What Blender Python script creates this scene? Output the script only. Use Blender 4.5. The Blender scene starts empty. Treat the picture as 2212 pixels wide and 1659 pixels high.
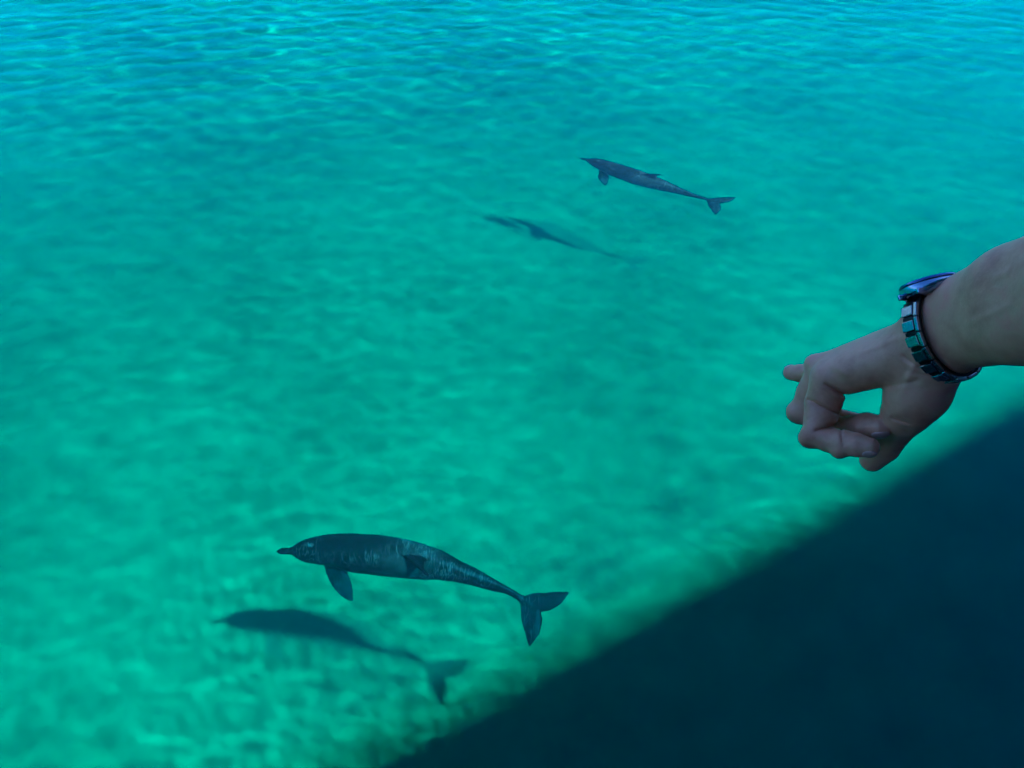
import bpy, math, numpy as np
from mathutils import Vector, Matrix
sc = bpy.context.scene
R = math.radians
# ------------------------------------------------------------------ camera, sky, sun, exposure
CAM_H, PITCH, HFOV = 4.4, R(38), R(65.5)
cam_data = bpy.data.cameras.new('camera'); cam = bpy.data.objects.new('camera', cam_data)
sc.collection.objects.link(cam); sc.camera = cam
cam.location = (0, 0, CAM_H); cam.rotation_euler = (math.pi/2 - PITCH, 0, 0)
cam_data.sensor_fit = 'HORIZONTAL'; cam_data.angle = HFOV; cam_data.clip_start = .02; cam_data.clip_end = 20000
SUN_EL, SUN_AZ = R(55), R(103.6)
world = bpy.data.worlds.new('World'); sc.world = world; world.use_nodes = True
wt = world.node_tree; bg = wt.nodes['Background']
sky = wt.nodes.new('ShaderNodeTexSky'); sky.sky_type = 'NISHITA'; sky.sun_disc = False
sky.sun_elevation = SUN_EL; sky.sun_rotation = SUN_AZ; sky.dust_density = .6; sky.ozone_density = 3
wt.links.new(sky.outputs[0], bg.inputs[0]); bg.inputs[1].default_value = .09
sun_data = bpy.data.lights.new('sun', 'SUN'); sun_data.energy = 5.0; sun_data.angle = R(3.0); sun_data.color = (1, .95, .87)
sun_data.cycles.is_caustics_light = True; sun_data.cycles.max_bounces = 4
sun = bpy.data.objects.new('sun', sun_data); sc.collection.objects.link(sun)
TO_SUN = Vector((math.sin(SUN_AZ)*math.cos(SUN_EL), math.cos(SUN_AZ)*math.cos(SUN_EL), math.sin(SUN_EL)))
sun.rotation_euler = TO_SUN.to_track_quat('Z', 'Y').to_euler(); sun.location = TO_SUN*40
vs = sc.view_settings; vs.view_transform = 'Standard'; vs.look = 'None'; vs.exposure = 1.0; vs.gamma = 1
vs.use_white_balance = True; vs.white_balance_temperature = 4380; vs.white_balance_tint = 10
cy = sc.cycles
cy.max_bounces = 7; cy.diffuse_bounces = 3; cy.glossy_bounces = 2; cy.transmission_bounces = 6; cy.volume_bounces = 0; cy.transparent_max_bounces = 6
cy.caustics_reflective = False
cy.use_adaptive_sampling = True; cy.adaptive_threshold = .05; cy.adaptive_min_samples = 8; cy.time_limit = 900
# ------------------------------------------------------------------ helpers
rng = np.random.default_rng(11)
def mesh_np(name, v, f, mat, parent=None, smooth=True):
    v = np.asarray(v, np.float32); f = np.asarray(f, np.int32); k = f.shape[1]
    me = bpy.data.meshes.new(name); me.vertices.add(len(v)); me.vertices.foreach_set('co', v.ravel())
    me.loops.add(f.size); me.loops.foreach_set('vertex_index', f.ravel())
    me.polygons.add(len(f)); me.polygons.foreach_set('loop_start', np.arange(0, f.size, k, dtype=np.int32))
    me.update(calc_edges=True); me.polygons.foreach_set('use_smooth', np.full(len(f), smooth)); me.materials.append(mat)
    o = bpy.data.objects.new(name, me); sc.collection.objects.link(o); o.parent = parent
    return o
def tag(o, label=None, cat=None, kind=None, group=None):
    for k, x in (('label', label), ('category', cat), ('kind', kind), ('group', group)):
        if x: o[k] = x
    return o
def grid_faces(n, m, wrap=False):
    i = np.arange(n*m).reshape(n, m)
    if wrap: i = np.concatenate([i, i[:, :1]], 1)
    return np.stack([i[:-1, :-1], i[:-1, 1:], i[1:, 1:], i[1:, :-1]], -1).reshape(-1, 4)
class Nodes:
    def __init__(s, name):
        s.m = bpy.data.materials.new(name); s.m.use_nodes = True; s.t = s.m.node_tree; s.p = s.t.nodes.get('Principled BSDF'); s.out = s.t.nodes.get('Material Output')
    def n(s, kind, **kw):
        d = s.t.nodes.new('ShaderNode'+kind)
        for k, x in kw.items():
            if hasattr(d, k): setattr(d, k, x)
            else: d.inputs[k.replace('_', ' ')].default_value = x
        return d
    def l(s, a, b): s.t.links.new(a, b)
    def ramp(s, src, stops):
        r = s.n('ValToRGB'); e = r.color_ramp.elements
        while len(e) < len(stops): e.new(.5)
        for q, (pos, c) in zip(e, stops): q.position = pos; q.color = (*c, 1) if len(c) == 3 else c
        s.l(src, r.inputs[0]); return r.outputs[0]
    def bump(s, src, dist, strength=1):
        b = s.n('Bump'); b.inputs['Distance'].default_value = dist; b.inputs['Strength'].default_value = strength
        s.l(src, b.inputs['Height']); s.l(b.outputs[0], s.p.inputs['Normal']); return b
    def coord(s, scale=(1, 1, 1), kind='Object'):
        c = s.n('TexCoord'); mp = s.n('Mapping'); mp.inputs['Scale'].default_value = scale
        s.l(c.outputs[kind], mp.inputs[0]); return mp.outputs[0]
    def noise(s, vec, scale, detail=3, rough=.5, dist=0):
        x = s.n('TexNoise', Scale=scale, Detail=detail, Roughness=rough, Distortion=dist); s.l(vec, x.inputs['Vector']); return x.outputs[0]
# ------------------------------------------------------------------ sea: bed, surface, body of water
DEPTH = 2.6
def polar(r, ang):
    Rr, A = np.meshgrid(r, ang, indexing='ij'); return Rr*np.sin(A), Rr*np.cos(A)
def fan(step):
    a = list(np.radians(np.arange(-62, 62, step))); b = list(np.radians(np.arange(62, 298, 4.)))
    return np.array(a+b)
def rings(r0, near, growth, r1, rmax):
    r = [r0]
    while r[-1] < r1: r.append(r[-1]+max(near, r[-1]*growth))
    while r[-1] < rmax: r.append(r[-1]*1.25)
    return np.array(r)
def sand_material():
    q = Nodes('pale_sand'); v = q.coord()
    a = q.noise(v, .32, 5, .6); b = q.noise(v, 2.2, 5, .65); c = q.noise(v, 40, 2)
    mix = q.n('Math', operation='MULTIPLY_ADD'); q.l(b, mix.inputs[0]); mix.inputs[1].default_value = .5; q.l(a, mix.inputs[2])
    q.l(q.ramp(mix.outputs[0], [(.46, (.20, .26, .085)), (.64, (.40, .51, .155)), (.86, (.56, .68, .215))]), q.p.inputs['Base Color'])
    q.p.inputs['Roughness'].default_value = 1; q.p.inputs['Specular IOR Level'].default_value = 0
    return q.m
ang = fan(1.2); r = rings(.4, .12, .02, 40, 6000)
X, Y = polar(r, ang)
Z = -DEPTH + .05*np.sin(X*.9+1.3*np.sin(Y*.5))*np.cos(Y*.7+.6) + .025*np.sin(1.9*X+2.3*Y)+.05*np.clip(Y-12, 0, 14) 
v = np.stack([X, Y, Z], -1).reshape(-1, 3); v = np.vstack([v, [[0, 0, -DEPTH]]])
f = grid_faces(*X.shape, wrap=True)
bed = mesh_np('seabed', v, f, sand_material()); tag(bed, kind='structure'); bed.cycles.is_caustics_receiver = True

def waves(X, Y, fine):
    g = np.random.default_rng(5); Z = np.zeros_like(X); tot = 0
    for i in range(110):
        lam = .2*2**(g.random()*4.3); th = math.pi/2+g.normal(0, .6)-.1; k = 2*math.pi/lam
        sl = math.exp(-math.log(lam/.5)**2/(2*.8**2)); tot += sl*sl/2
        Z += sl/k*np.clip((lam/fine-2.5)/2.5, 0, 1)*np.sin(k*(X*math.cos(th)+Y*math.sin(th))+g.random()*6.283)
    Z /= math.sqrt(tot); F = np.zeros_like(X); tot = 0
    for i in range(60):       # cat's-paw ripples
        lam = .12*2**(g.random()*2.3); th = math.pi/2+g.normal(0, .7)-.45; k = 2*math.pi/lam; sl = (.12/lam)**.25; tot += sl*sl/2
        F += sl/k*np.clip((lam/fine-2.5)/2, 0, 1)*np.sin(k*(X*math.cos(th)+Y*math.sin(th))+g.random()*6.283)
    return Z, F/math.sqrt(tot)*(.6+.4*np.sin(.7*X+1.1*np.sin(.5*Y))*np.sin(.6*Y+.4*X))
def lee(X, Y):   # rms slope: calm water in the lee of the boat, livelier farther out
    n = .95*Y-.12*X; return .010+.014*np.clip((n-9)/9, 0, 1)+.066*np.clip((n-12.5)/7, 0, 1)
ang = fan(.28); r = rings(.3, .021, .0052, 34, 6000)
X, Y = polar(r, ang); fine = np.hypot(X, Y)*.0052
fine = np.maximum(fine, np.where(np.abs(np.arctan2(X, Y)) > R(63), np.hypot(X, Y)*.07, 0))
Z, F = waves(X, Y, fine)
Z = (Z*lee(X, Y)+(.010+.010*np.clip((7-Y)/3, 0, 1))*F)*np.clip((400-np.hypot(X, Y))/300, 0, 1)
print('wave range', Z.min(), Z.max())
v = np.stack([X, Y, Z], -1).reshape(-1, 3)
f = grid_faces(*X.shape, wrap=True); n0 = len(v); v = np.vstack([v, [[0, 0, 0]]])
q = Nodes('sea_surface'); q.t.nodes.remove(q.p)
gl = q.n('BsdfGlass', IOR=1.33, Roughness=0.0); q.l(gl.outputs[0], q.out.inputs['Surface'])
water = mesh_np('water', v, f, q.m); tag(water, kind='structure'); water.cycles.is_caustics_caster = True; water.visible_shadow = False   # clear water passes sunlight on to the water body
q = Nodes('sea_tint'); q.t.nodes.remove(q.p)
va = q.n('VolumeAbsorption', Density=1.9); va.inputs['Color'].default_value = (.105, .867, .890, 1); 
vsc = q.n('VolumeScatter', Density=.088, Anisotropy=.3); vsc.inputs['Color'].default_value = (.5, 1, .95, 1)
vadd = q.n('AddShader'); q.l(va.outputs[0], vadd.inputs[0]); q.l(vsc.outputs[0], vadd.inputs[1]); q.l(vadd.outputs[0], q.out.inputs['Volume'])
def box_mesh(name, lo, hi, mat, parent=None):
    c = [(x, y, z) for x in (lo[0], hi[0]) for y in (lo[1], hi[1]) for z in (lo[2], hi[2])]
    return mesh_np(name, c, [(0,1,3,2),(4,6,7,5),(0,4,5,1),(2,3,7,6),(0,2,6,4),(1,5,7,3)], mat, parent, False)
body = box_mesh('water_body', (-7000, -7000, -10), (7000, 7000, .07), q.m, water); body['kind'] = 'stuff'
# ------------------------------------------------------------------ implicit shapes -> meshes
def surface_nets(F, org, h):
    """quad mesh of the zero level of a sampled distance field F (negative inside)"""
    ins = F < 0
    cnt = np.zeros(tuple(np.array(F.shape)-1), np.int8)
    for a in (0, 1):
        for b in (0, 1):
            for c in (0, 1):
                cnt += ins[a:F.shape[0]-1+a, b:F.shape[1]-1+b, c:F.shape[2]-1+c]
    act = np.argwhere((cnt > 0) & (cnt < 8)); idx = np.full(cnt.shape, -1, np.int32); idx[tuple(act.T)] = np.arange(len(act))
    co = [(a, b, c) for a in (0, 1) for b in (0, 1) for c in (0, 1)]
    val = {c: F[act[:, 0]+c[0], act[:, 1]+c[1], act[:, 2]+c[2]] for c in co}
    acc = np.zeros((len(act), 3)); num = np.zeros(len(act))
    for c in co:
        for ax in range(3):
            if c[ax]: continue
            d = list(c); d[ax] = 1; d = tuple(d)
            a, b = val[c], val[d]; m = (a < 0) != (b < 0)
            t = np.where(m, a/np.where(m, a-b, 1), 0)
            p = np.tile(np.array(c, float), (len(act), 1)); p[:, ax] = t
            acc += p*m[:, None]; num += m
    v = (act+acc/num[:, None])*h+np.asarray(org)
    faces = []
    for ax in range(3):
        sl0 = [slice(None)]*3; sl1 = [slice(None)]*3; sl0[ax] = slice(0, -1); sl1[ax] = slice(1, None)
        a, b = ins[tuple(sl0)], ins[tuple(sl1)]
        e = np.argwhere(a != b); o1, o2 = (ax+1) % 3, (ax+2) % 3
        ok = (e[:, o1] > 0) & (e[:, o2] > 0) & (e[:, o1] < F.shape[o1]-1) & (e[:, o2] < F.shape[o2]-1); e = e[ok]
        s = a[tuple(e.T)]
        def cell(d1, d2):
            q = e.copy(); q[:, o1] -= d1; q[:, o2] -= d2; return idx[tuple(q.T)]
        quad = np.stack([cell(1, 1), cell(0, 1), cell(0, 0), cell(1, 0)], -1)
        quad[~s] = quad[~s][:, ::-1]; faces.append(quad)
    return v, np.concatenate(faces)
def smin(a, b, k):
    hh = np.clip(.5+.5*(b-a)/k, 0, 1); return b*(1-hh)+a*hh-k*hh*(1-hh)
def round_cone(P, a, b, r1, r2):
    a, b = np.asarray(a, np.float32), np.asarray(b, np.float32); ba = b-a; l2 = ba@ba; rr = r1-r2; a2 = l2-rr*rr; il2 = 1/l2
    pa = P-a; y = pa@ba; z = y-l2
    x2 = ((pa*l2-y[..., None]*ba)**2).sum(-1); y2 = y*y*l2; z2 = z*z*l2
    k = np.sign(rr)*rr*rr*x2
    d = (np.sqrt(np.maximum(x2*a2*il2, 0))+y*rr)*il2-r1
    c1 = np.sign(z)*a2*z2 > k; d = np.where(c1, np.sqrt(x2+z2)*il2-r2, d)
    c2 = np.sign(y)*a2*y2 < k; d = np.where(c2 & ~c1, np.sqrt(x2+y2)*il2-r1, d)
    return d
class Field:
    def __init__(s, lo, hi, h):
        s.lo = np.asarray(lo, float); s.h = h; s.n = np.ceil((np.asarray(hi)-s.lo)/h).astype(int)+1
        s.F = np.full(s.n, 1., np.float32)
    def window(s, lo, hi):
        a = np.clip(np.floor((np.asarray(lo)-s.lo)/s.h).astype(int), 0, s.n); b = np.clip(np.ceil((np.asarray(hi)-s.lo)/s.h).astype(int)+1, 0, s.n)
        sl = tuple(slice(x, y) for x, y in zip(a, b))
        g = np.meshgrid(*[(s.lo[i]+s.h*np.arange(a[i], b[i])).astype(np.float32) for i in range(3)], indexing='ij')
        return sl, np.stack(g, -1)
    def cone(s, a, b, r1, r2, k, pad=.014):
        a, b = np.asarray(a, np.float32), np.asarray(b, np.float32); r = max(r1, r2)+pad
        sl, P = s.window(np.minimum(a, b)-r, np.maximum(a, b)+r)
        if P.size: s.F[sl] = smin(s.F[sl], round_cone(P, a, b, r1, r2), k)
    def mesh(s): return surface_nets(s.F, s.lo, s.h)
def catmull(t, tk, pk):
    """smooth curve through key points pk at parameters tk (finite-difference Hermite)"""
    tk = np.asarray(tk, float); pk = np.asarray(pk, float)
    m = np.gradient(pk, tk, axis=0); i = np.clip(np.searchsorted(tk, t)-1, 0, len(tk)-2)
    dt = tk[i+1]-tk[i]; u = (t-tk[i])/dt; sh = (slice(None),)+(None,)*(pk.ndim-1); u = u[sh]; dt = dt[sh]
    return (2*u**3-3*u**2+1)*pk[i]+(u**3-2*u**2+u)*dt*m[i]+(-2*u**3+3*u**2)*pk[i+1]+(u**3-u**2)*dt*m[i+1]
# ------------------------------------------------------------------ where a line of sight meets a depth under water
FPX = 1106/math.tan(HFOV/2)
def sight(px, py):
    x = (px-1106)/FPX; y = -(py-829.5)/FPX
    d = np.array([x, math.cos(PITCH)+y*math.sin(PITCH), -math.sin(PITCH)+y*math.cos(PITCH)]); return d/np.linalg.norm(d)
def under(px, py, depth):
    d = sight(px, py); p = np.array([0, 0, CAM_H])+d*(CAM_H/-d[2]); q = d/1.33; c = math.sqrt(1-q[0]**2-q[1]**2)
    return p+np.array([q[0], q[1], -c])*depth/c
# ------------------------------------------------------------------ dolphins
PS = np.array([0, .012, .03, .052, .062, .078, .10, .14, .20, .28, .36, .44, .52, .60, .68, .76, .84, .90, .95, 1.0])
PT = np.array([.004, .0095, .0115, .0135, .022, .037, .047, .056, .065, .073, .077, .077, .073, .065, .053, .039, .026, .018, .011, .004])
PB = np.array([.004, .0090, .0105, .013, .016, .024, .035, .049, .062, .074, .080, .080, .073, .061, .046, .032, .021, .015, .009, .004])
PW = np.array([.004, .0125, .0145, .0165, .023, .035, .046, .057, .067, .076, .080, .079, .072, .059, .044, .029, .017, .012, .010, .006])
def blade(P, root, span, chord, n, L, le, te, thick, w, root_in=.35):
    """flat fin: span axis (unit), chord axis (unit, aft), outline le(u), te(u) along chord; u = 0..1 over L"""
    q = P-root; u = (q@span)/L; x = q@chord; z = q@n; uc = np.clip(u, 0, 1)
    dp = np.maximum(np.maximum(le(uc)-x, x-te(uc)), np.maximum(u-1, -u-root_in)*L)
    th = thick*(1-.55*uc)*np.sqrt(np.clip(-dp, 0, w)/w)
    return np.where(dp < 0, np.abs(z)-th, np.sqrt(np.maximum(dp, 0)**2+z*z))
def dolphin_rest(fin_lean, flips, h=.0034):
    """unit-length dolphin, nose at x = 0, tail at x = 1, left side towards -y"""
    fl = Field((-.012, -.175, -.145), (1.04, .175, .17), h)
    sl, P = fl.window(fl.lo, fl.lo+fl.h*(fl.n-1)); x, y, z = P[..., 0], P[..., 1], P[..., 2]
    xs = np.linspace(0, 1, 401)
    prof = [catmull(xs, PS, p) for p in (PT, PB, PW)]
    g = lambda p: np.interp(np.clip(x, 0, 1), xs, p)
    w = g(prof[2]); hh = np.where(z > 0, g(prof[0]), g(prof[1]))
    q = np.sqrt((y/w)**2+(z/hh)**2); d = (q-1)*np.minimum(w, hh)
    d = np.where(x < 0, np.sqrt(np.maximum(d, 0)**2+x*x)-.002, d); d = np.where(x > 1, np.sqrt(np.maximum(d, 0)**2+(x-1)**2), d)
    # mouth line groove, crease between melon and beak, blowhole dent
    beak = np.exp(-((z+.002+.10*np.clip(x-.05, 0, .05))/.0022)**2)*np.clip((.10-x)/.01, 0, 1)*.0011
    blow = .004*np.exp(-(((x-.128)/.005)**2+(y/.009)**2))*(z > 0)
    F = d+beak+blow
    # flukes
    for sg in (-1, 1):
        le = lambda u: .122*u**1.4
        te = lambda u: .092+.036*np.sin(u*2.2)+.014*u**3-.016*np.exp(-(u/.08)**2)
        b = blade(P, np.array([.915, 0, 0]), np.array([0, sg, 0.]), np.array([1., 0, 0]), np.array([0, 0, 1.]), .122, le, te, .0125, .026, .04)
        F = smin(F, b, .013)
    # dorsal fin (leans a little to the left side)
    ln = math.radians(fin_lean); sp = np.array([0, -math.sin(ln), math.cos(ln)]); nn = np.array([0, math.cos(ln), math.sin(ln)])
    le = lambda u: -.078+.128*u**.9+.022*u**3
    te = lambda u: .062-.05*np.sin(np.clip(u, 0, 1)*math.pi*.62)*.72+.066*u**2
    b = blade(P, np.array([.505, 0, .062])*np.array([1, 1, 1]), sp, np.array([1., 0, 0]), nn, .115, le, te, .011, .03)
    F = smin(F, b, .012)
    # flippers
    for sg, flip in ((-1, flips[0]), (1, flips[1])):
        sp = np.array([flip[0], sg*flip[1], flip[2]]); sp /= np.linalg.norm(sp)
        ch = np.array([1., 0, 0])-sp*sp[0]; ch /= np.linalg.norm(ch); nn = np.cross(sp, ch)
        le = lambda u: -.036+.012*u+.066*u**3.2
        te = lambda u: .034+.018*np.sin(u*2.2)+.002*u
        b = blade(P, np.array([.215, sg*.05, -.032]), sp, ch, nn, .15, le, te, .0115, .022)
        F = smin(F, b, .010)
    fl.F = F.astype(np.float32)
    return fl.mesh()
def dolphin_material():
    q = Nodes('dolphin_skin'); v = q.coord((1, 1, 1)); at = q.n('Attribute'); at.attribute_name = 'pale'
    n1 = q.noise(v, 9, 4, .6); n2 = q.noise(v, 60, 3, .6)
    ad = q.n('Math', operation='MULTIPLY_ADD'); q.l(n1, ad.inputs[0]); ad.inputs[1].default_value = .28; q.l(at.outputs['Fac'], ad.inputs[2])
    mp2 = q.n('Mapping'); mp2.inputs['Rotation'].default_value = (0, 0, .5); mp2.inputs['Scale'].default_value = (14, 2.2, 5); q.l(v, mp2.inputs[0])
    ms = q.n('TexNoise', Scale=1.6, Detail=4.0, Roughness=.6, Distortion=1.2); q.l(mp2.outputs[0], ms.inputs['Vector'])      # streaks of caustic light painted into the skin colour
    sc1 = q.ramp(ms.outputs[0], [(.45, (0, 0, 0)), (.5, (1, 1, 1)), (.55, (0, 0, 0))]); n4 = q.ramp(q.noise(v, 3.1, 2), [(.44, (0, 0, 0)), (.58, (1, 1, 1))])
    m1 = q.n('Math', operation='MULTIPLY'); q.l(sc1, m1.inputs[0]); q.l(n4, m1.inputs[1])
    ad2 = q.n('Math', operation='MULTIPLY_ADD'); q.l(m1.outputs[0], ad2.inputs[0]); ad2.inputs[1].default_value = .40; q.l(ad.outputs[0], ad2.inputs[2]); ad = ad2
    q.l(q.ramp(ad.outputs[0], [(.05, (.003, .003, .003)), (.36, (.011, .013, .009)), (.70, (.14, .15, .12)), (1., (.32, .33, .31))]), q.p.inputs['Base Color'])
    q.p.inputs['Roughness'].default_value = .45; q.p.inputs['Specular IOR Level'].default_value = .12; q.bump(n2, .004, .4)
    return q.m
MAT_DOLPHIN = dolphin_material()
qe = Nodes('eye_black'); qe.p.inputs['Base Color'].default_value = (.008, .008, .01, 1); qe.p.inputs['Roughness'].default_value = .15
def build_dolphin(keys, roll, fin_lean, label, flips):
    """keys: (px, py, depth) along the spine from snout to tail notch"""
    pk = np.array([under(*k) for k in keys]); t = np.r_[0, np.cumsum(np.linalg.norm(np.diff(pk, axis=0), axis=1))]; L = t[-1]; t /= L
    tt = np.linspace(0, 1, 301); C = catmull(tt, t, pk)
    for _ in range(12): C[1:-1] = .25*C[:-2]+.5*C[1:-1]+.25*C[2:]
    T = np.gradient(C, axis=0); T /= np.linalg.norm(T, axis=1)[:, None]
    cam_dir = np.array([0, 0, 0.])-C.mean(0); cam_dir[2] = 0; cam_dir /= np.linalg.norm(cam_dir)
    v, f = dolphin_rest(fin_lean, flips)
    s = v[:, 0]
    ro = np.radians(np.interp(tt, *zip(*roll)))
    D = np.array([0, 0, 1.])[None]*np.cos(ro)[:, None]+cam_dir[None]*np.sin(ro)[:, None]
    D -= T*(D*T).sum(1)[:, None]; D /= np.linalg.norm(D, axis=1)[:, None]; Yv = np.cross(D, T)
    ip = lambda A: np.stack([np.interp(np.clip(s, 0, 1), tt, A[:, i]) for i in range(3)], -1)
    ext = (s-np.clip(s, 0, 1))[:, None]
    def place(w):
        nonlocal s, ext
        s = w[:, 0]; ext = (s-np.clip(s, 0, 1))[:, None]
        return ip(C)+L*(ext*ip(T)+w[:, 1:2]*ip(Yv)+w[:, 2:3]*ip(D))
    base = C[150].copy(); base[2] = C[:, 2].min()
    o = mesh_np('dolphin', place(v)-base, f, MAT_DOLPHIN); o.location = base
    x, y, z = v.T
    side = np.interp(x, PS, PB); pale = np.clip((-z/side-.35)/.5, 0, 1)*np.clip((.86-x)/.1, 0, 1)*np.clip((side-.008)/.02, 0, 1)
    pale = np.where(((y/np.interp(x, PS, PW))**2+(z/np.where(z > 0, np.interp(x, PS, PT), side))**2 > 1.25) & (x > .1), .06, pale)
    pale = np.where(((y/np.interp(x, PS, PW))**2+(z/np.interp(x, PS, PT))**2 > 1.35) & (z > 0) & (np.abs(x-.53) < .14), 0, pale+.15*np.clip(1-np.abs(x-.45)/.6, 0, 1)+.17*np.exp(-((x-.52)/.13)**2))  # sunlit back painted paler around the dorsal fin, fin itself near black
    pale += .42*np.exp(-(((x-.128)/.012)**2+(y/.011)**2)**2)*(z > 0)+.10*np.clip(1-np.abs(x-.33)/.25, 0, 1)*np.clip(np.abs(y)*12-.2, 0, 1)
    a = o.data.attributes.new('pale', 'FLOAT', 'POINT'); a.data.foreach_set('value', pale.astype(np.float32))
    o.cycles.is_caustics_receiver = True; tag(o, label, 'dolphin', group='dolphins swimming under the surface')
    # eyes
    uu, vv = np.meshgrid(np.linspace(0, 2*math.pi, 12, endpoint=False), np.linspace(.05, math.pi-.05, 8))
    sp = np.stack([np.sin(vv)*np.cos(uu), np.sin(vv)*np.sin(uu), np.cos(vv)], -1).reshape(-1, 3)
    for sg in (-1, 1):
        c = np.array([.108, sg*.0435, -.004])
        e = mesh_np('eye', place(c+sp*np.array([.0055, .003, .0045]))-base, grid_faces(8, 12, True), qe.m, o); e.cycles.is_caustics_receiver = True
    return o
near = build_dolphin([(598, 1191, .76), (640, 1190, .76), (700, 1188, .76), (790, 1196, .76), (900, 1211, .78), (990, 1236, .82), (1060, 1263, .87), (1108, 1284, .90), (1168, 1322, .92)],
    [(0, 6), (.4, 3), (.8, 14), (1, 24)], 54, 'dark grey dolphin swimming near the boat shadow, caustic light on its back', flips=((.34, .8, -.5), (.8, .25, -.55)))
far = build_dolphin([(1253, 342, .26), (1275, 347, .28), (1305, 357, .32), (1345, 372, .36), (1400, 391, .40), (1450, 407, .44), (1500, 423, .48), (1526, 430, .50), (1555, 440, .51)],
    [(0, 8), (.5, 2), (1, 18)], 0, 'smaller blue-grey dolphin farther out, just under the rippled surface', flips=((.35, .8, -.55), (.8, .25, -.5)))
# ------------------------------------------------------------------ the boat the picture is taken from (an added side roof throws the shadow)
BS, BN = np.array([.872, .490, 0]), np.array([-.490, .872, 0])   # along the side, and outboard
SIDE, SHEER, DECK, SHADE_ROOF_N = .04, 3.6, 2.75, -.06
def bp(s, n, h): return BS*s+BN*n+np.array([0, 0, h])
def paint(name, c, rough=.35, metal=0., coat=0.):
    q = Nodes(name); v = q.coord(); n = q.noise(v, 3, 5, .6)
    lo = tuple(x*.82 for x in c); q.l(q.ramp(n, [(.3, lo), (.7, c)]), q.p.inputs['Base Color'])
    q.p.inputs['Roughness'].default_value = rough; q.p.inputs['Metallic'].default_value = metal; q.p.inputs['Coat Weight'].default_value = coat
    return q.m
import bmesh
def bevel_box(lo, hi, bev, seg=2):
    bm = bmesh.new(); bmesh.ops.create_cube(bm, size=1)
    lo, hi = np.asarray(lo, float), np.asarray(hi, float)
    for v in bm.verts: v.co = Vector((lo+hi)/2+(hi-lo)*np.array(v.co))
    if bev: bmesh.ops.bevel(bm, geom=bm.edges[:], offset=bev, segments=seg, affect='EDGES', profile=.5)
    return bm
def from_bm(name, bms, mat, parent=None, fn=None, smooth=False):
    me = bpy.data.meshes.new(name); out = bmesh.new()
    for bm in bms:
        t = bpy.data.meshes.new('t'); bm.to_mesh(t); bm.free(); out.from_mesh(t); bpy.data.meshes.remove(t)
    if fn:
        for v in out.verts: v.co = Vector(fn(np.array(v.co)))
    bmesh.ops.recalc_face_normals(out, faces=out.faces[:])
    for f in out.faces: f.smooth = smooth
    out.to_mesh(me); out.free(); me.materials.append(mat); o = bpy.data.objects.new(name, me); sc.collection.objects.link(o); o.parent = parent
    return o
boat = bpy.data.objects.new('boat', None); sc.collection.objects.link(boat)
tag(boat, 'dark hulled tour boat whose added side roof shades the water at lower right', 'boat')
M_hull, M_white, M_deck, M_glass = paint('hull_paint', (.03, .04, .07), .3, 0, .5), paint('white_gelcoat', (.4, .41, .42), .35), paint('deck_grey', (.3, .3, .28), .8), paint('dark_glass', (.01, .012, .015), .05)
def half_beam(s): return 3.0*np.where(s > 14, np.sqrt(np.clip(1-((s-14)/12.)**2, 0, 1)), 1)*np.where(s < -10, 1-.1*((-10-s)/4)**2, 1)
st = np.r_[np.linspace(-14, 14, 15), np.linspace(15, 25.6, 12), 25.98]
sec = [(0, -1.2), (.35, -1.1), (.75, -.75), (.96, -.1), (.99, 1.2), (1., 3.45), (1., SHEER), (.96, SHEER), (.955, DECK)]
sec = sec+[(-a, h) for a, h in sec[::-1]][:-1]
hv = [bp(s, SIDE-3.0+half_beam(s)*a, h) for s in st for a, h in sec]
hull = mesh_np('hull', hv, grid_faces(len(st), len(sec), True)[:, ::-1], M_hull, boat, False)
dk = [bp(s, SIDE-3.0+half_beam(s)*a*.956, DECK+.01) for s in st for a in (-1, -.5, 0, .5, 1)]
mesh_np('deck', dk, grid_faces(len(st), 5), M_deck, boat, False)
mesh_np('transom', [bp(-14.002, SIDE-3.0+half_beam(-14.)*a, h) for a, h in sec], [list(range(len(sec)))], M_hull, boat, False)
loc = lambda p: bp(*p)
from_bm('cabin', [bevel_box((-9, -4.7, DECK), (12.5, -1.65, 5.9), .15)], M_white, boat, loc)
from_bm('cabin_roof', [bevel_box((-9.4, -4.9, 5.905), (12.9, -1.55, 6.0), .05)], M_white, boat, loc)
from_bm('added_sky_blocker', [bevel_box((-6, -4.4, 6.005), (9, -2.4, 7.5), .15)], M_white, boat, loc)  # unseen storey added to block sky light over the shaded water
for k in range(8): from_bm('window', [bevel_box((-7.6+2.45*k, -1.66, 3.75), (-5.6+2.45*k, -1.635, 4.85), .01)], M_glass, boat, loc)
from_bm('added_shade_roof', [bevel_box((-13, -1.54, 5.27), (15.5, SHADE_ROOF_N, 5.35), .02)], M_white, boat, loc)  # unseen roof added to cast the shade edge and shade the arm
for k in range(7): from_bm('shade_roof_post', [bevel_box((-11.03+4*k, -.10, SHEER), (-10.97+4*k, -.04, 5.275), .012)], M_white, boat, loc)  # posts carrying the added roof
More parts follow.
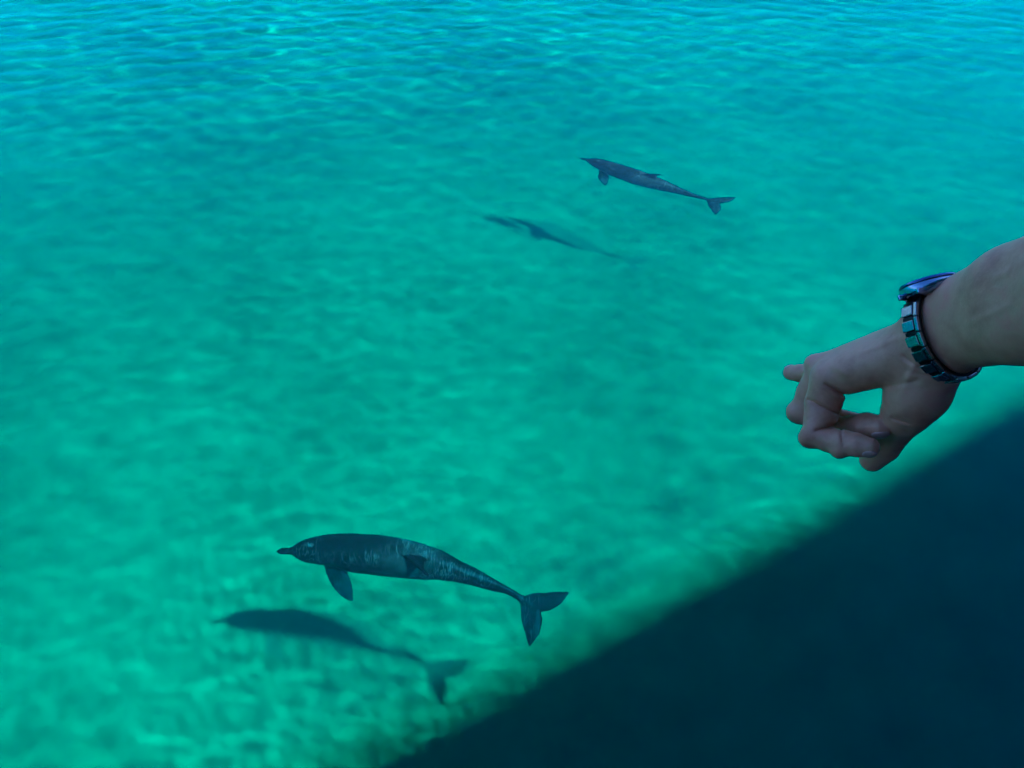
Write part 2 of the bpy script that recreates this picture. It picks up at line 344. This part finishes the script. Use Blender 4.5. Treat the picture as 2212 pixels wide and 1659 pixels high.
# ------------------------------------------------------------------ the pointing arm
# local frame: origin at the eye, z towards the eye from the hand; key points are (px, py, mm towards the eye, radius mm)
HV = -sight(1900, 850); HX = np.cross([0, 0, 1.], HV); HX /= np.linalg.norm(HX); HY = np.cross(HV, HX); HB = np.stack([HX, HY, HV], 1)
RANGE = .65
def hp(px, py, z=0):
    d = HB.T@sight(px, py); return d/-d[2]*(RANGE-z/1000)
def to_world(p): return np.asarray(p)@HB.T+np.array([0, 0, CAM_H])
WN = np.array([-.60, -.41, -.68]); WN /= np.linalg.norm(WN)                # wrist axis towards the hand
W1 = np.array([.565, -.825, 0]); W1 -= WN*(W1@WN); W1 /= np.linalg.norm(W1)   # towards the palm side
W2 = np.cross(W1, WN)
if W2[2] < 0: W2 = -W2
WC = hp(2064, 702, 6); RC = hp(2040, 713, 2)
fa = hp(2206, 653, 52); AX = (WC-fa)/np.linalg.norm(WC-fa); ELBOW = WC-AX*.255; SHOULDER_W = to_world(ELBOW)+np.array([.17, -.20, .07]); SHOULDER = HB.T@(SHOULDER_W-np.array([0, 0, CAM_H]))
UP_MID = ELBOW+(SHOULDER-ELBOW)*.62
# grid frame of the arm
allp = np.array([hp(1680, 800, -130), hp(1880, 1025, -60), hp(1735, 960, -100), hp(2090, 830, 10), WC, ELBOW, UP_MID])
arm = Field(allp.min(0)-.062, allp.max(0)+.062, .00125)
m = .001
def C(a, b, ra, rb, k): arm.cone(a, b, ra*m, rb*m, k*m)
# forearm: two bones side by side
o1 = W1*.0065
C(WC+AX*.012-o1, fa-o1*1.4, 24, 28, 8); C(WC+AX*.012+o1, fa+o1*1.4, 24, 29.5, 8)
C(fa-o1*1.4, ELBOW-o1, 28, 40, 8); C(fa+o1*1.4, ELBOW+AX*.06+o1*1.2, 29.5, 41, 10); C(ELBOW+AX*.06, ELBOW, 40, 42, 10)
C(ELBOW, UP_MID, 42, 50, 12)
# palm: four metacarpals and the ball of the thumb
mc = [((1994, 756, -8), (1796, 818, -42), 20.5, 15.5), ((1992, 738, -20), (1783, 800, -60), 19, 14), ((1992, 735, -32), (1783, 797, -78), 18, 13), ((1998, 745, -40), (1795, 805, -96), 17, 12)]
for a, b, ra, rb in mc: C(hp(*a), hp(*b), ra, rb, 9)
C(WC+AX*.01, hp(1985, 750, -14), 24, 21, 10)
C(hp(2030, 764, -4), hp(1988, 846, -22), 21, 21, 10)
C(hp(1988, 846, -22), hp(1960, 888, -34), 21, 17, 6)
palm = arm.F.copy()
def finger(pts, k):
    Q = np.array([hp(*p[:3]) for p in pts]); r = [p[3] for p in pts]
    sl, P = arm.window(Q.min(0)-(max(r)+12)*m, Q.max(0)+(max(r)+12)*m)
    g = np.full(P.shape[:3], 1., np.float32)
    for i in range(len(Q)-1): g = smin(g, round_cone(P, Q[i], Q[i+1], r[i]*m, r[i+1]*m), .0012 if i else 1e-6)
    arm.F[sl] = np.minimum(arm.F[sl], smin(palm[sl], g, k*m))
finger([(1794, 822, -42, 15.2), (1778, 872, -46, 14.4), (1766, 936, -40, 11.6), (1790, 950, -36, 10), (1822, 956, -31, 10.2), (1850, 961, -27, 9.4), (1878, 966, -24, 7.6)], 5)
finger([(1782, 800, -60, 14), (1752, 850, -70, 12.4), (1738, 888, -74, 11.2), (1780, 915, -72, 10), (1822, 926, -64, 9.6), (1872, 922, -48, 11.6), (1902, 922, -38, 8.8)], 4)
finger([(1782, 797, -78, 13), (1745, 862, -96, 10.6), (1790, 900, -100, 9.5), (1850, 912, -88, 8)], 4)
finger([(1795, 805, -96, 12), (1755, 805, -112, 9.0), (1728, 806, -120, 8.2), (1708, 805, -126, 7.0)], 4)
finger([(1968, 868, -28, 19), (1946, 908, -48, 15.5), (1930, 932, -58, 13.6), (1908, 964, -66, 13.2), (1884, 992, -74, 10.2)], 7)
for c, r in (((1747, 946, -40), 8.4), ((1722, 890, -74), 9.6), ((1758, 786, -60), 8), ((1812, 974, -30), 6.2)):   # knuckle bones
    c = hp(*c); sl, P = arm.window(c-.02, c+.02); arm.F[sl] = smin(arm.F[sl], np.sqrt(((P-c)**2).sum(-1))-r*m, .004)
# skin folds: shallow grooves where the joints bend, tendons at the wrist
sl, P = arm.window(hp(1640, 1060, -160)-.05, hp(2140, 640, 40)+.05)
Wd = P@HB.T; dep = Wd@np.array([0, math.cos(PITCH), -math.sin(PITCH)]); dep = np.maximum(dep, .05)
px = 1106+FPX*Wd[..., 0]/dep; py = 829.5-FPX*(Wd@np.array([0, math.sin(PITCH), math.cos(PITCH)]))/dep
add = np.zeros(px.shape, np.float32)
for (x0, y0, x1, y1, dp, wd, zlo) in [(1783, 830, 1834, 858, 3.6, 3.6, -64), (1748, 864, 1808, 893, 3.4, 3.4, -72), (1762, 931, 1808, 917, 3.6, 3.8, -64), (1817, 930, 1821, 962, 2.2, 3.0, -50),
                                    (1928, 903, 1968, 916, 2.6, 3.6, -80), (1950, 770, 2010, 808, 1.3, 4.5, -40), (1770, 850, 1800, 866, .6, 2.4, -62), (1890, 850, 1908, 880, .7, 4, -40), (1745, 905, 1757, 900, .5, 3, -60), (1772, 945, 1780, 962, .5, 2.5, -60), (1776, 842, 1812, 862, .8, 2.6, -62), (1760, 878, 1790, 893, .7, 2.4, -70), (1768, 922, 1796, 914, .6, 2.4, -62), (1826, 932, 1829, 955, .6, 2.2, -50), (1936, 898, 1972, 908, .8, 2.6, -70), (1945, 925, 1972, 930, .6, 2.6, -80), (1905, 838, 1985, 822, .9, 5, -40), (1960, 800, 2050, 826, .8, 5, -40), (1800, 790, 1830, 812, -.8, 7, -60), (1860, 762, 1960, 722, -.9, 6, -60), (1985, 770, 1950, 845, -1.3, 9, -40), (2150, 600, 2240, 560, -.8, 7, -80), (2090, 700, 2200, 650, -.6, 8, -80)]:
    ex, ey = x1-x0, y1-y0; t = np.clip(((px-x0)*ex+(py-y0)*ey)/(ex*ex+ey*ey), 0, 1)
    d2 = (px-x0-t*ex)**2+(py-y0-t*ey)**2
    add += dp*m*np.exp(-d2/wd**2)*np.clip((P[..., 2]+RANGE-zlo*m)/.006, 0, 1)*(.35+.65*np.sin(np.clip(t, .03, .97)*math.pi)**.5)
arm.F[sl] += add
hv, hf = arm.mesh()
def skin_material():
    q = Nodes('skin'); v = q.coord(); n1 = q.noise(v, 18, 4, .6); n2 = q.noise(v, 420, 3, .6); vo = q.n('TexVoronoi', Scale=520.0); q.l(v, vo.inputs['Vector'])
    n3 = q.noise(v, 75, 4, .65); mm = q.n('Math', operation='MULTIPLY_ADD'); q.l(n3, mm.inputs[0]); mm.inputs[1].default_value = .55; q.l(n1, mm.inputs[2])
    q.l(q.ramp(mm.outputs[0], [(.52, (.46, .21, .115)), (.70, (.60, .30, .17)), (.84, (.68, .36, .21)), (.98, (.70, .30, .20))]), q.p.inputs['Base Color'])
    q.p.inputs['Roughness'].default_value = .46; q.p.inputs['Subsurface Weight'].default_value = .12; q.p.inputs['Subsurface Radius'].default_value = (.006, .0025, .0015); q.p.inputs['Subsurface Scale'].default_value = 1
    mx = q.n('Math', operation='MULTIPLY_ADD'); q.l(vo.outputs['Distance'], mx.inputs[0]); mx.inputs[1].default_value = .6; q.l(n2, mx.inputs[2])
    q.bump(mx.outputs[0], .0003, .35); return q.m
M_skin = skin_material()
person = mesh_np('person', to_world(hv), hf, M_skin)
tag(person, 'bare right arm reaching in from the right, hand pointing down at the dolphins', 'person')
q = Nodes('fingernail'); q.p.inputs['Base Color'].default_value = (.66, .40, .31, 1); q.p.inputs['Roughness'].default_value = .5
q.bump(q.noise(q.coord(), 300, 2), .0002, .4); M_nail = q.m
for c, ax, (ra, rb) in [((1700, 788, -124), (-1, -.1), (6, 4.6)), ((1880, 983, -20), (1, .2), (7.5, 4.4)), ((1903, 940, -34), (1, -.12), (7.5, 4.8))]:
    c3 = hp(*c); sl, P = arm.window(c3-.013, c3+.013); d = P-c3
    a = np.array([ax[0], -ax[1], .35]); a /= np.linalg.norm(a); u = d@a; rest = np.sqrt(np.maximum((d**2).sum(-1)-u*u, 0))
    def fine3(A):
        for x in range(3):
            A = np.moveaxis(A, x, 0); t = np.arange(0, A.shape[0]-1+1e-6, 1/3); i = np.minimum(t.astype(int), A.shape[0]-2); u = (t-i)[:, None, None]
            A = np.moveaxis(A[i]*(1-u)+A[i+1]*u, 0, x)
        return A
    g = Field.__new__(Field); g.h = arm.h/3; g.lo = arm.lo+arm.h*np.array([x.start for x in sl]); el = (np.sqrt((u/(ra*m))**2+(rest/(rb*m))**2)-1)*rb*m
    g.F = np.maximum(fine3(arm.F[sl])-.0006, fine3(el)).astype(np.float32)
    nv, nf = g.mesh(); mesh_np('fingernail', to_world(nv), nf, M_nail, person)
# the rest of the person, outside the picture: shirt, shorts, legs, head
SH = SHOULDER_W; HIP = np.array([.30, -.42, 3.62]); NECK = SH+np.array([-.17, -.10, .06]); LSH = SH+np.array([-.34, -.19, .0])
def blob(name, cones, mat, h=.011, kk=.04):
    pts = np.array([p for c in cones for p in c[:2]]); rad = max(max(c[2:4]) for c in cones)+.03
    fl = Field(pts.min(0)-rad, pts.max(0)+rad, h)
    for a, b, ra, rb in cones: fl.cone(a, b, ra, rb, kk, pad=.06)
    v_, f_ = fl.mesh(); return mesh_np(name, v_, f_, mat, person)
M_shirt, M_short, M_hair = paint('shirt_cloth', (.05, .07, .13), .9), paint('shorts_cloth', (.12, .11, .09), .9), paint('hair_dark', (.02, .014, .01), .7)
um = to_world(UP_MID); chest = (SH+LSH)/2+np.array([0, 0, -.12])
blob('shirt', [(SH, um+(SH-um)*.15, .075, .062), (LSH, LSH+np.array([-.05, .08, -.18]), .075, .062), (chest, HIP+np.array([0, 0, .1]), .135, .125), (SH+np.array([-.05, -.02, -.06]), LSH+np.array([.05, .02, -.06]), .09, .09), (NECK+np.array([0, 0, -.05]), chest, .07, .12)], M_shirt)
lk, rk = np.array([.18, -.40, 3.18]), np.array([.42, -.30, 3.18])
blob('shorts', [(HIP, HIP+np.array([0, 0, .1]), .14, .125), (HIP+np.array([-.08, -.04, -.04]), lk+np.array([0, 0, .02]), .105, .09), (HIP+np.array([.08, .04, -.04]), rk+np.array([0, 0, .02]), .105, .09)], M_short)
hc = NECK+np.array([0, .03, .20])
for kn, an in ((lk, np.array([.18, -.45, 2.84])), (rk, np.array([.44, -.36, 2.84]))):
    blob('leg', [(kn+np.array([0, 0, .1]), kn, .066, .058), (kn, an, .056, .036), (an-np.array([0, 0, .02]), an+np.array([-.08, .15, -.045]), .036, .03)], M_skin, .009, .02)
blob('head', [(NECK+np.array([0, 0, -.04]), hc+np.array([0, -.01, -.06]), .058, .055), (hc+np.array([0, -.02, .03]), hc+np.array([0, .0, .0]), .088, .082), (hc, hc+np.array([-.02, .035, -.085]), .07, .045), (hc+np.array([-.045, .085, -.01]), hc+np.array([-.052, .098, -.03]), .010, .015), (hc+np.array([.085, .0, -.005]), hc+np.array([.085, .0, -.03]), .014, .010), (hc+np.array([-.08, -.04, -.005]), hc+np.array([-.08, -.04, -.03]), .014, .010)], M_skin, .006, .02)
blob('hair', [(hc+np.array([.012, -.035, .05]), hc+np.array([.01, -.03, .02]), .088, .09), (hc+np.array([-.01, .02, .07]), hc+np.array([.012, -.035, .05]), .06, .085)], M_hair, .008, .02)
lel = LSH+np.array([-.05, .10, -.26])
blob('arm', [(LSH+np.array([-.05, .08, -.15]), lel, .046, .040), (lel, np.array([-.02, -.07, 4.32]), .040, .027), (np.array([-.02, -.07, 4.32]), np.array([.0, -.075, 4.37]), .03, .022)], M_skin, .007, .02)
# ------------------------------------------------------------------ wristwatch
watch = bpy.data.objects.new('wristwatch', None); sc.collection.objects.link(watch)
tag(watch, 'steel wristwatch with dark link bracelet worn on the pointing arm', 'wristwatch')
def metal(name, c, rough):
    q = Nodes(name); v = q.coord((1, 1, 1)); n = q.noise(v, 900, 2, .5); q.p.inputs['Metallic'].default_value = 1
    q.p.inputs['Base Color'].default_value = (*c, 1); q.l(q.ramp(n, [(.3, (rough*.7,)*3), (.7, (rough*1.3,)*3)]), q.p.inputs['Roughness']); return q.m
M_steel, M_dark, M_blue, M_crys = metal('steel', (.30, .33, .36), .22), metal('black_steel', (.03, .03, .033), .35), metal('blue_bezel', (.10, .13, .30), .2), paint('crystal', (.004, .005, .008), .03)
RA, RB = .0352, .0290
PHI0 = R(9)
fine_phi = PHI0+np.linspace(0, 2*math.pi, 2001)
ring_pt = lambda f: np.stack([np.cos(f)*RA, np.sin(f)*RB], -1)          # (towards the back of the hand, towards the eye)
rp = ring_pt(fine_phi); arc = np.r_[0, np.cumsum(np.linalg.norm(np.diff(rp, axis=0), axis=1))]; PER = arc[-1]
def ring_frame(sv):
    f = np.interp(sv % PER, arc, fine_phi); p = ring_pt(np.array(f)); t = np.array([-math.sin(f)*RA, math.cos(f)*RB]); t /= np.linalg.norm(t); nr = np.array([t[1], -t[0]])
    g = lambda q: -W1*q[0]+W2*q[1]
    return RC+g(p), g(t), g(nr)
def on_ring(sv):
    c, t, nr = ring_frame(sv); return lambda q: to_world(c+t*q[0]+WN*q[1]+nr*q[2])     # x along the band, y across it, z outwards
liner = []
NL = 120
for i in range(NL):
    c, t, nr = ring_frame(PER*i/NL)
    for yy, zz in ((-.0064, -.0014), (.0060, -.0014), (.0060, .0006), (-.0064, .0006)): liner.append(to_world(c+WN*yy+nr*zz))
bracelet = mesh_np('bracelet', np.array(liner), np.vstack([[(i*4+j, i*4+(j+1) % 4, ((i+1) % NL)*4+(j+1) % 4, ((i+1) % NL)*4+j) for j in range(4)] for i in range(NL)]), M_dark, watch, False)
s0, s1 = .0225, PER-.0225; NR = 15; pitch = (s1-s0)/NR
for k in range(NR):
    fr = on_ring(s0+pitch*(k+.5)); hw = pitch*.35; w = 8.4*m-abs(k-NR/2)*-.0*m
    from_bm('link', [bevel_box((-hw, -.0030, .0008), (hw, .0066, .0034), .0005), bevel_box((-hw*1.4, -.0066, .0004), (hw*1.4, -.0035, .0031), .0006)], M_steel, bracelet, fr)
    fr2 = on_ring(s0+pitch*k)
    from_bm('spacer_link', [bevel_box((-pitch*.14, -.0030, .0007), (pitch*.14, .0062, .0024), .0004)], M_dark, bracelet, fr2)
def lathe(name, prof, mat, parent, fr, n=48):
    v_ = np.array([[r_*math.cos(a), r_*math.sin(a), z_] for r_, z_ in prof for a in np.linspace(0, 2*math.pi, n, endpoint=False)])
    o = mesh_np(name, np.array([fr(p) for p in v_*m]), grid_faces(len(prof), n, True), mat, parent)
    return o
cc, ct, cn = ring_frame(0); TILT = R(15); cn2 = cn*math.cos(TILT)-ct*math.sin(TILT); ct2 = ct*math.cos(TILT)+cn*math.sin(TILT)
fr = lambda q: to_world(cc+ct2*q[0]+WN*q[1]+cn2*(q[2]-.0075)-WN*.003)
M_case = metal('case_steel', (.32, .38, .52), .2)
case = lathe('case', [(.1, -1.5), (15, -1.5), (17.5, -.5), (19.2, .8), (19.8, 2.5), (19.8, 6.6), (19.2, 7.4), (17.8, 7.6)], M_case, watch, fr)
for sx in (-1, 1):
    for sy in (-1, 1): from_bm('lug', [bevel_box((min(sx*15, sx*22.5)*m, (sy*8.2-1.5)*m, -1.2*m), (max(sx*15, sx*22.5)*m, (sy*8.2+1.5)*m, 3.4*m), .0012)], M_case, case, fr)
lathe('bezel', [(17.6, 7.3), (19.5, 7.45), (19.6, 8.3), (18.6, 9.8), (16.2, 10.2), (16.0, 9.6)], M_blue, watch, fr)
lathe('crystal', [(16.05, 9.7), (15.2, 10.3), (10, 10.55), (.1, 10.6)], M_crys, watch, fr)
from_bm('crown', [bevel_box((-2.6*m, 19.6*m, 2.2*m), (2.6*m, 23*m, 6.8*m), .0014)], M_steel, watch, fr)
